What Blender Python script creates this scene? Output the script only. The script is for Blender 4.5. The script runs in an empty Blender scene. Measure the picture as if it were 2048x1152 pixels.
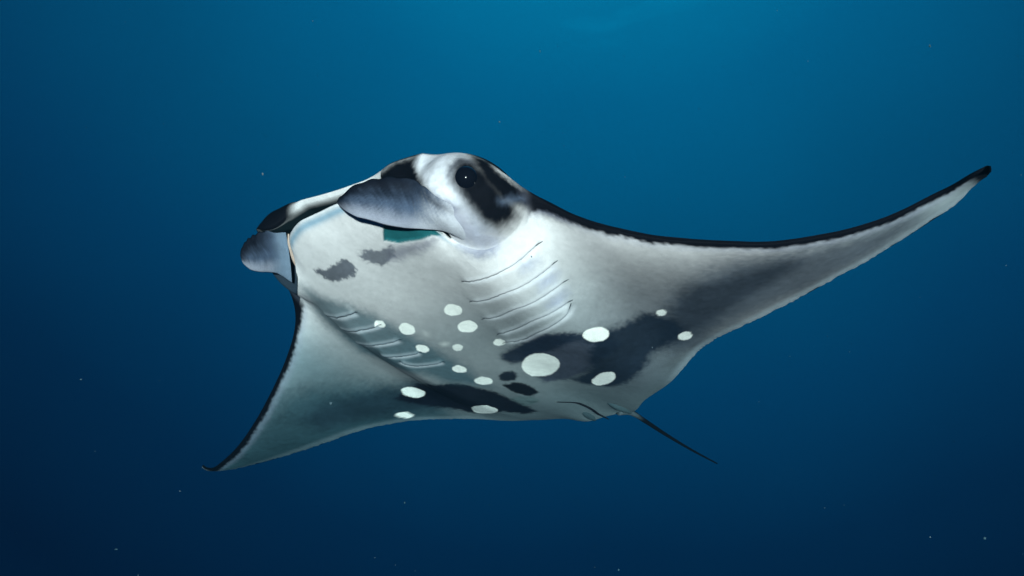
import bpy, math, random
import numpy as np
from mathutils import Matrix, Vector

sc = bpy.context.scene
COL = sc.collection
random.seed(7); rng = np.random.default_rng(7)

BODY_TO_CAM = [[-0.58393, 0.806442, 0.093156, -0.103049], [0.482551, 0.252527, 0.838675, -0.106051], [0.652818, 0.534679, -0.536607, -4.225043], [0.0, 0.0, 0.0, 1.0]]
LENS_PX = 2085.786

# ---------------------------------------------------------------- camera
PITCH = math.radians(12)
cam = bpy.data.objects.new('camera', bpy.data.cameras.new('camera'))
COL.objects.link(cam); sc.camera = cam
cam.data.sensor_width = 36; cam.data.lens = 36 * LENS_PX / 2048
cam.data.clip_start = .05; cam.data.clip_end = 400
CAMW = Matrix.Translation((0, 0, 0)) @ Matrix.Rotation(math.pi/2 + PITCH, 4, 'X')
cam.matrix_world = CAMW
BODY_W = CAMW @ Matrix(BODY_TO_CAM)

# ---------------------------------------------------------------- light
world = bpy.data.worlds.new('World'); sc.world = world; world.use_nodes = True
wn = world.node_tree.nodes; wl = world.node_tree.links
bg = wn['Background']; bg.inputs['Color'].default_value = (0, 0, 0, 1); bg.inputs['Strength'].default_value = 0
sun = bpy.data.objects.new('sun', bpy.data.lights.new('sun', 'SUN'))  # sun lamp standing in for a diver's strobe near the camera
COL.objects.link(sun)
SUN_CAM = Vector((.08, .05, 1.0)).normalized()          # towards the light, seen from the camera
sun_dir = (CAMW.to_3x3() @ SUN_CAM).normalized()
sun.rotation_euler = sun_dir.to_track_quat('Z', 'Y').to_euler()
sun.data.energy = 5.0; sun.data.angle = math.radians(2.0); sun.data.color = (1.0, .82, .77)
sc.view_settings.view_transform = 'Standard'; sc.view_settings.look = 'None'
sc.view_settings.exposure = .95; sc.view_settings.gamma = 1; sc.view_settings.use_curve_mapping = False
sc.cycles.use_denoising = True

# ---------------------------------------------------------------- node helper
def mat(name):
    m = bpy.data.materials.new(name); m.use_nodes = True
    nt = m.node_tree; nt.nodes.clear()
    def N(t, **kw):
        n = nt.nodes.new(t)
        for k, v in kw.items():
            if k.startswith('i_'): n.inputs[k[2:].replace('_', ' ')].default_value = v
            else: setattr(n, k, v)
        return n
    L = nt.links.new
    out = N('ShaderNodeOutputMaterial')
    return m, nt, N, L, out

# ---------------------------------------------------------------- open water all round
def water_dome():
    m, nt, N, L, out = mat('open_water')
    g = N('ShaderNodeNewGeometry')
    d = N('ShaderNodeVectorMath', operation='NORMALIZE'); L(g.outputs['Position'], d.inputs[0])
    el, az = math.radians(40), math.radians(5)
    gd = (math.sin(az)*math.cos(el), math.cos(az)*math.cos(el), math.sin(el))
    dot = N('ShaderNodeVectorMath', operation='DOT_PRODUCT'); L(d.outputs[0], dot.inputs[0]); dot.inputs[1].default_value = gd
    nz = N('ShaderNodeTexNoise'); nz.inputs['Scale'].default_value = 3.0; nz.inputs['Detail'].default_value = 3
    L(d.outputs[0], nz.inputs['Vector'])
    ac = N('ShaderNodeMath', operation='ARCCOSINE'); L(dot.outputs['Value'], ac.inputs[0])
    mr = N('ShaderNodeMapRange'); L(ac.outputs[0], mr.inputs['Value'])
    mr.inputs['From Min'].default_value = 0; mr.inputs['From Max'].default_value = math.radians(90)
    ad = N('ShaderNodeMath', operation='MULTIPLY_ADD'); L(nz.outputs['Fac'], ad.inputs[0]); ad.inputs[1].default_value = .05; L(mr.outputs[0], ad.inputs[2])
    sb = N('ShaderNodeMath', operation='SUBTRACT'); L(ad.outputs[0], sb.inputs[0]); sb.inputs[1].default_value = .025
    # sunlit ripples of the surface, seen faintly through the water above
    n2 = N('ShaderNodeTexNoise'); n2.inputs['Scale'].default_value = 16; n2.inputs['Detail'].default_value = 4; n2.inputs['Distortion'].default_value = .6
    mp = N('ShaderNodeMapping'); mp.inputs['Scale'].default_value = (.45, 1, 1.6); L(d.outputs[0], mp.inputs['Vector']); L(mp.outputs[0], n2.inputs['Vector'])
    th = N('ShaderNodeMapRange'); L(n2.outputs['Fac'], th.inputs['Value']); th.inputs['From Min'].default_value = .52; th.inputs['From Max'].default_value = .75
    nr = N('ShaderNodeMapRange'); L(mr.outputs[0], nr.inputs['Value']); nr.inputs['From Min'].default_value = .19; nr.inputs['From Max'].default_value = .14
    nr.inputs['To Min'].default_value = 0; nr.inputs['To Max'].default_value = .045
    rp = N('ShaderNodeMath', operation='MULTIPLY'); L(th.outputs[0], rp.inputs[0]); L(nr.outputs[0], rp.inputs[1])
    s2 = N('ShaderNodeMath', operation='SUBTRACT'); L(sb.outputs[0], s2.inputs[0]); L(rp.outputs[0], s2.inputs[1])
    r = N('ShaderNodeValToRGB'); L(s2.outputs[0], r.inputs['Fac'])
    st = [(0, (.03, .60, .80)), (.13, (.0, .140, .26)), (.20, (.0, .092, .19)), (.29, (.0, .058, .128)), (.38, (.0, .032, .084)),  # overhead glow raised out of view to give a cyan rim light
          (.47, (.0, .0135, .043)), (.55, (.0, .0052, .022)), (1, (.0, .004, .022))]
    e = r.color_ramp.elements
    while len(e) < len(st): e.new(.5)
    for q, (p, c) in zip(e, st): q.position = p; q.color = (*c, 1)
    em = N('ShaderNodeEmission'); em.inputs['Strength'].default_value = .87; L(r.outputs[0], em.inputs['Color'])
    tr = N('ShaderNodeBsdfTransparent')
    a = N('ShaderNodeAddShader'); L(em.outputs[0], a.inputs[0]); L(tr.outputs[0], a.inputs[1]); L(a.outputs[0], out.inputs['Surface'])
    n1, n2, Rr = 48, 96, 90.0
    vs, fs = [], []
    for i in range(n1 + 1):
        th = math.pi * i / n1
        for j in range(n2):
            ph = 2*math.pi*j/n2
            vs.append((Rr*math.sin(th)*math.cos(ph), Rr*math.sin(th)*math.sin(ph), Rr*math.cos(th)))
    for i in range(n1):
        for j in range(n2):
            fs.append((i*n2+j, i*n2+(j+1) % n2, (i+1)*n2+(j+1) % n2, (i+1)*n2+j))
    me = bpy.data.meshes.new('water'); me.from_pydata(vs, [], fs); me.validate()
    me.polygons.foreach_set('use_smooth', [True]*len(me.polygons)); me.materials.append(m)
    o = bpy.data.objects.new('water', me); COL.objects.link(o)
    o['kind'] = 'structure'; o['label'] = 'open blue ocean water, bright near the surface and dark below'
    return o
water_dome()

# ---------------------------------------------------------------- guide curves of the animal
YMIN = -1.95
YMAX = 1.92
G_VENTRAL_FRONT = [[-0.2207, -1.95, -0.2391], [-0.1846, -1.82, -0.2947], [-0.1284, -1.68, -0.3123], [-0.0622, -1.5, -0.2994], [0.0304, -1.3, -0.2755], [0.1886, -1.0, -0.2126], [0.308, -0.8, -0.1489], [0.4093, -0.66, -0.0946], [0.5008, -0.56, -0.0543], [0.568, -0.47, -0.0449], [0.6105, -0.415, -0.0469], [0.7077, -0.365, -0.0449], [0.812, -0.295, -0.0418], [0.8501, -0.24, -0.04], [0.8795, -0.15, -0.0418], [0.8818, -0.065, -0.041], [0.8879, 0.02, -0.0436], [0.8796, 0.115, -0.0454], [0.86, 0.165, -0.05], [0.8, 0.22, -0.068], [0.71, 0.27, -0.08], [0.63, 0.3, -0.095], [0.5836, 0.33, -0.115], [0.5087, 0.372, -0.1206], [0.4923, 0.52, -0.0113], [0.5153, 0.55, 0.0564], [0.4283, 0.665, -0.0148], [0.3729, 0.775, -0.0711], [0.242, 0.99, -0.1202], [0.1162, 1.2, -0.1287], [-0.0333, 1.4, -0.0701], [-0.1801, 1.61, 0.0441], [-0.2221, 1.77, 0.1182], [-0.1335, 1.87, 0.0816], [-0.1521, 1.902, 0.1048], [-0.1241, 1.92, 0.0712]]
G_DORSAL_FRONT = [[-0.2207, -1.95, -0.2311], [-0.1846, -1.82, -0.2867], [-0.1284, -1.68, -0.3043], [-0.0622, -1.5, -0.2914], [0.0304, -1.3, -0.2675], [0.1886, -1.0, -0.2046], [0.308, -0.8, -0.1409], [0.4093, -0.66, -0.0866], [0.5008, -0.56, -0.0463], [0.731, -0.51, 0.0825], [0.8164, -0.46, 0.082], [0.8428, -0.4, 0.1142], [0.8445, -0.33, 0.1156], [0.8403, -0.25, 0.1027], [0.8281, -0.165, 0.1022], [0.8141, -0.09, 0.1064], [0.8, -0.01, 0.1153], [0.786, 0.06, 0.1298], [0.7952, 0.16, 0.1519], [0.7882, 0.26, 0.15], [0.7633, 0.38, 0.125], [0.7028, 0.46, 0.0806], [0.6371, 0.5, 0.0544], [0.5153, 0.55, 0.0644], [0.4283, 0.665, -0.0068], [0.3729, 0.775, -0.0631], [0.242, 0.99, -0.1122], [0.1162, 1.2, -0.1207], [-0.0333, 1.4, -0.0621], [-0.1801, 1.61, 0.0521], [-0.2221, 1.77, 0.1262], [-0.1335, 1.87, 0.0896], [-0.1521, 1.902, 0.1128], [-0.1241, 1.92, 0.0792]]
G_TRAILING = [[-0.2223, -1.95, -0.2399], [-0.2376, -1.88, -0.2675], [-0.2516, -1.8, -0.2702], [-0.2883, -1.66, -0.2557], [-0.3, -1.46, -0.244], [-0.2978, -1.22, -0.2314], [-0.3198, -1.02, -0.196], [-0.3861, -0.9, -0.15], [-0.4558, -0.78, -0.118], [-0.5844, -0.68, -0.0712], [-0.6723, -0.57, -0.0549], [-0.7879, -0.45, -0.0388], [-0.8772, -0.34, -0.0166], [-0.9124, -0.22, -0.0203], [-0.9632, -0.14, -0.0272], [-1.0003, -0.04, -0.0028], [-1.035, 0.02, 0.0185], [-1.0127, 0.08, -0.0041], [-0.8648, 0.24, -0.0422], [-0.7468, 0.43, -0.0545], [-0.5763, 0.66, -0.0403], [-0.4752, 0.82, -0.0608], [-0.4209, 0.95, -0.0733], [-0.3732, 1.17, -0.0526], [-0.3474, 1.37, -0.0097], [-0.3624, 1.55, 0.0653], [-0.3632, 1.73, 0.1408], [-0.3214, 1.83, 0.1787], [-0.1926, 1.9, 0.1074], [-0.1116, 1.92, 0.052]]
TV = [0.004, 0.012, 0.02, 0.025, 0.035, 0.075, 0.155, 0.205, 0.195, 0.175, 0.15, 0.135, 0.12, 0.095, 0.07, 0.03, 0.012, 0.004]
TD = [0.2, 0.19, 0.14, 0.085, 0.045, 0.022, 0.014, 0.004]
LOBES = [[(0.6, 0.4, 0.02), (0.21, 0.15, 0.135), 1.0], [(0.6, -0.4, 0.02), (0.21, 0.15, 0.135), 1.0]]
HEAD_U = [-0.631938, 0.775019, 0.0]
HEAD_V = [0.41956, 0.342103, 0.840794]
# skin markings and a painted flank shade: chart (b = plan of the belly, h = side of the head), colour, strength, softness, raggedness, outline
MARKS = [
 ("wing_veil", "b", (0.1, 0.115, 0.135), 0.55, 0.16, 0.03, [[0.0887, 0.6615], [0.1174, 0.8847], [0.0958, 1.1026], [-0.0234, 1.3163], [-0.1813, 1.5185], [-0.2668, 1.6731], [-0.3221, 1.6493], [-0.3005, 1.5304], [-0.2928, 1.3876], [-0.2832, 1.2093], [-0.3167, 0.997], [-0.3452, 0.8847], [-0.5737, 0.6612], [-0.698, 0.4331], [-0.7425, 0.2102], [-0.2109, 0.3718]]),
 ("wing_grey", "b", (0.06, 0.075, 0.095), 0.82, 0.085, 0.02, [[-0.1316, 0.762], [-0.0205, 0.8847], [0.0367, 0.997], [0.0572, 1.1381], [0.0264, 1.2687], [-0.0531, 1.3876], [-0.156, 1.5304], [-0.234, 1.6493], [-0.3131, 1.6374], [-0.3353, 1.5185], [-0.3272, 1.3757], [-0.3317, 1.1855], [-0.3486, 0.9854], [-0.4231, 0.8238], [-0.5411, 0.6786], [-0.5081, 0.5837], [-0.4078, 0.5712], [-0.2347, 0.6908]]),
 ("wing_core", "b", (0.03, 0.04, 0.055), 0.85, 0.05, 0.015, [[-0.0899, 0.8143], [-0.0223, 0.8955], [-0.0342, 0.997], [-0.0414, 1.1263], [-0.052, 1.2687], [-0.1116, 1.2806], [-0.1801, 1.1026], [-0.2432, 0.9511], [-0.3215, 0.8335], [-0.4267, 0.6727], [-0.4384, 0.5753], [-0.2347, 0.6908]]),
 ("mid", "b", (0.045, 0.055, 0.08), 0.93, 0.018, 0.012, [[-0.0148, 0.2203], [-0.0204, 0.3349], [-0.0842, 0.4187], [-0.1659, 0.4883], [-0.2852, 0.4723], [-0.3087, 0.3558], [-0.411, 0.2178], [-0.4706, 0.0773], [-0.4436, -0.006], [-0.3216, 0.0025], [-0.2134, 0.0528], [-0.123, 0.0935]]),
 ("blotch_a", "b", (0.013, 0.022, 0.038), 0.96, 0.022, 0.012, [[-0.1206, -0.006], [-0.1047, 0.0362], [-0.0847, 0.1094], [-0.0618, 0.1617], [-0.0163, 0.2254], [-0.0151, 0.3168], [-0.0595, 0.3991], [-0.0984, 0.4074], [-0.1153, 0.3193], [-0.1631, 0.2], [-0.208, 0.0881], [-0.2214, 0.0335], [-0.2039, -0.0146], [-0.162, -0.0262]]),
 ("blotch_b", "b", (0.011, 0.02, 0.034), 0.96, 0.03, 0.014, [[-0.0842, 0.4187], [-0.1546, 0.485], [-0.173, 0.5292], [-0.1803, 0.5712], [-0.1497, 0.6502], [-0.1993, 0.6908], [-0.2436, 0.7171], [-0.3271, 0.7241], [-0.4072, 0.6612], [-0.4335, 0.5672], [-0.4383, 0.5151], [-0.4935, 0.4599], [-0.5537, 0.3853], [-0.6082, 0.2912], [-0.6154, 0.2254], [-0.5676, 0.1668], [-0.5381, 0.1226], [-0.4585, 0.1121], [-0.4393, 0.1745], [-0.3521, 0.276], [-0.2239, 0.3532], [-0.1836, 0.4018], [-0.1092, 0.3691]]),
 ("dot", "b", (0.008, 0.013, 0.022), 0.97, 0.01, 0.006, [[-0.2536, -0.1094], [-0.2409, -0.0732], [-0.262, -0.0437], [-0.3046, -0.0495], [-0.3337, -0.0822], [-0.3167, -0.1186], [-0.2794, -0.1217]]),
 ("dash", "b", (0.004, 0.006, 0.01), 0.98, 0.008, 0.008, [[-0.331, -0.1495], [-0.3522, -0.0973], [-0.3815, -0.0732], [-0.4431, -0.0732], [-0.5034, -0.0792], [-0.5111, -0.1278], [-0.4585, -0.1495], [-0.403, -0.1588]]),
 ("speck", "b", (0.008, 0.013, 0.02), 0.95, 0.006, 0.004, [[-0.5471, -0.1808], [-0.5575, -0.1495], [-0.5827, -0.1433], [-0.5913, -0.184]]),
 ("tail_pale", "b", (0.1, 0.15, 0.15), 0.7, 0.01, 0.004, [[-0.4835, -0.2256], [-0.4841, -0.1651], [-0.5111, -0.1278], [-0.5737, -0.1247], [-0.6021, -0.1745], [-0.6079, -0.2288], [-0.5599, -0.2483]]),
 ("right_veil", "b", (0.026, 0.06, 0.074), 0.86, 0.11, 0.03, [[-0.194, -0.3219], [-0.1751, -0.6044], [-0.039, -0.7671], [0.0947, -0.872], [0.1523, -0.9886], [0.0969, -1.1669], [-0.0467, -1.4643], [-0.1192, -1.6546], [-0.2262, -1.5832], [-0.2541, -1.274], [-0.3114, -1.0123], [-0.4178, -0.8068], [-0.5893, -0.6544]]),
 ("right_band", "b", (0.014, 0.03, 0.042), 0.9, 0.075, 0.02, [[-0.1707, -0.415], [-0.2137, -0.6347], [-0.1266, -0.7308], [-0.0568, -0.8387], [-0.0251, -0.9532], [-0.0449, -1.0599], [-0.1822, -1.0717], [-0.2481, -0.9532], [-0.347, -0.8068], [-0.4523, -0.6612], [-0.4971, -0.5767]]),
 ("right_core", "b", (0.006, 0.009, 0.016), 0.98, 0.016, 0.012, [[-0.1659, -0.4187], [-0.1865, -0.315], [-0.2677, -0.2614], [-0.3813, -0.2256], [-0.5062, -0.2223], [-0.6104, -0.2191], [-0.7089, -0.2353], [-0.7186, -0.3116], [-0.6107, -0.3566], [-0.6084, -0.5178], [-0.4985, -0.5821], [-0.4095, -0.6544], [-0.321, -0.6903], [-0.2541, -0.698], [-0.2566, -0.6162]]),
 ("flank_shade", "b", (0.035, 0.085, 0.105), 0.78, 0.045, 0.012, [[0.6355, -0.3816], [0.5694, -0.3518], [0.5046, -0.2779], [0.3946, -0.2191], [0.2451, -0.1935], [0.0789, -0.1777], [-0.1036, -0.1714], [-0.3257, -0.2095], [-0.1798, -0.3116], [-0.0396, -0.3566], [0.0178, -0.4827], [0.1243, -0.5664], [0.3307, -0.5427], [0.4512, -0.5255]]),  # shade on the turned-away right flank, painted into the skin
 ("chin_a", "b", (0.075, 0.085, 0.105), 0.92, 0.008, 0.012, [[0.6935, -0.2708], [0.6811, -0.219], [0.6935, -0.1588], [0.6983, -0.1094], [0.6706, -0.0912], [0.6347, -0.0943], [0.6157, -0.134], [0.6137, -0.1777], [0.6191, -0.2255], [0.6454, -0.2514], [0.6691, -0.2676]]),
 ("chin_b", "b", (0.085, 0.095, 0.12), 0.85, 0.01, 0.012, [[0.695, -0.0495], [0.6947, -0.0003], [0.6729, 0.0473], [0.665, 0.1015], [0.6239, 0.0773], [0.6061, 0.039], [0.608, -0.0032], [0.6346, -0.0291], [0.6664, -0.0378]]),
 ("chin_c", "b", (0.13, 0.135, 0.18), 0.7, 0.03, 0.01, [[0.663, 0.0881], [0.6561, 0.1513], [0.6549, 0.2454], [0.6325, 0.2938], [0.6144, 0.258], [0.6056, 0.1796], [0.598, 0.08], [0.6146, 0.039]]),
 ("cheek", "b", (0.07, 0.09, 0.16), 0.75, 0.03, 0.008, [[0.5715, 0.3308], [0.5324, 0.3588], [0.494, 0.4193], [0.4791, 0.411], [0.4889, 0.3693], [0.5165, 0.3373], [0.5548, 0.3314]]),
 ("gill_tint", "b", (0.35, 0.39, 0.52), 0.55, 0.03, 0.01, [[0.3875, 0.4485], [0.3662, 0.4891], [0.3295, 0.4955], [0.3238, 0.4604], [0.3484, 0.4306]]),
 ("gill_tint2", "b", (0.35, 0.39, 0.52), 0.55, 0.03, 0.01, [[0.2717, 0.4541], [0.2625, 0.5086], [0.2293, 0.5153], [0.2134, 0.4788], [0.2339, 0.4391]]),
 ("gill_tint3", "b", (0.35, 0.39, 0.52), 0.5, 0.03, 0.01, [[0.1724, 0.4303], [0.1625, 0.4884], [0.1305, 0.4851], [0.1181, 0.4479], [0.1355, 0.4131]]),
 ("crown", "h", (0.004, 0.005, 0.008), 1.0, 0.026, 0.006, [[-0.5268, 0.4243], [-0.4481, 0.4628], [-0.3671, 0.5209], [-0.3087, 0.5419], [-0.2832, 0.5496], [-0.2719, 0.5037], [-0.2523, 0.4684], [-0.227, 0.4288], [-0.1813, 0.3994], [-0.1296, 0.3823], [-0.1021, 0.3709], [-0.1414, 0.3487], [-0.213, 0.3683], [-0.2941, 0.3852], [-0.3877, 0.3997], [-0.4545, 0.4098], [-0.4875, 0.4247]]),
 ("headwhite", "h", (0.72, 0.75, 0.8), 1, 0.02, 0.004, [[-0.2746, 0.5516], [-0.2338, 0.5515], [-0.176, 0.5558], [-0.1282, 0.5593], [-0.0949, 0.5353], [-0.0739, 0.5002], [-0.0663, 0.4319], [-0.0246, 0.3717], [0.0128, 0.3104], [-0.0521, 0.2884], [-0.092, 0.3494], [-0.1381, 0.3782], [-0.1942, 0.3958], [-0.2361, 0.4325], [-0.268, 0.4811], [-0.285, 0.5159]]),
 ("eyerim", "h", (0.05, 0.06, 0.1), 0.7, 0.015, 0.004, [[-0.1628, 0.4956], [-0.1337, 0.5294], [-0.0949, 0.5353], [-0.0618, 0.5194], [-0.0738, 0.5066], [-0.1182, 0.5162], [-0.1422, 0.4932], [-0.1576, 0.4657]]),
 ("jowl", "h", (0.3, 0.33, 0.46), 0.6, 0.035, 0.012, [[-0.2025, 0.3985], [-0.1463, 0.3821], [-0.0923, 0.358], [-0.0285, 0.3068], [0.0421, 0.2896], [0.0366, 0.2464], [-0.0328, 0.2293], [-0.0938, 0.2528], [-0.1499, 0.3033], [-0.1758, 0.3471]]),
 ("eyepatch", "h", (0.004, 0.005, 0.008), 1.0, 0.034, 0.006, [[-0.1576, 0.4657], [-0.1552, 0.5056], [-0.1299, 0.5359], [-0.0827, 0.5347], [-0.0402, 0.5067], [-0.0019, 0.4732], [0.0392, 0.4372], [0.0789, 0.4037], [0.0898, 0.3654], [0.0612, 0.3271], [0.0229, 0.3087], [-0.0303, 0.3181], [-0.073, 0.3594], [-0.107, 0.3954], [-0.1392, 0.4292]]),
 ("shoulder", "h", (0.004, 0.005, 0.008), 1.0, 0.018, 0.006, [[-0.1053, 0.559], [-0.0705, 0.5541], [-0.0303, 0.5437], [0.0076, 0.5052], [0.0922, 0.4693], [0.185, 0.4341], [0.2585, 0.4037], [0.3641, 0.3722], [0.3648, 0.3502], [0.2565, 0.363], [0.1683, 0.3838], [0.1027, 0.4022], [0.0684, 0.4038], [0.0262, 0.4163], [-0.0065, 0.4399], [-0.0423, 0.468], [-0.0629, 0.5033]]),
 ("mist", "h", (0.14, 0.19, 0.28), 0.6, 0.02, 0.006, [[0.0135, 0.4083], [0.0521, 0.43], [0.1117, 0.4372], [0.1005, 0.4241], [0.0587, 0.4083], [0.0287, 0.4013]]),
]
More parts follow.
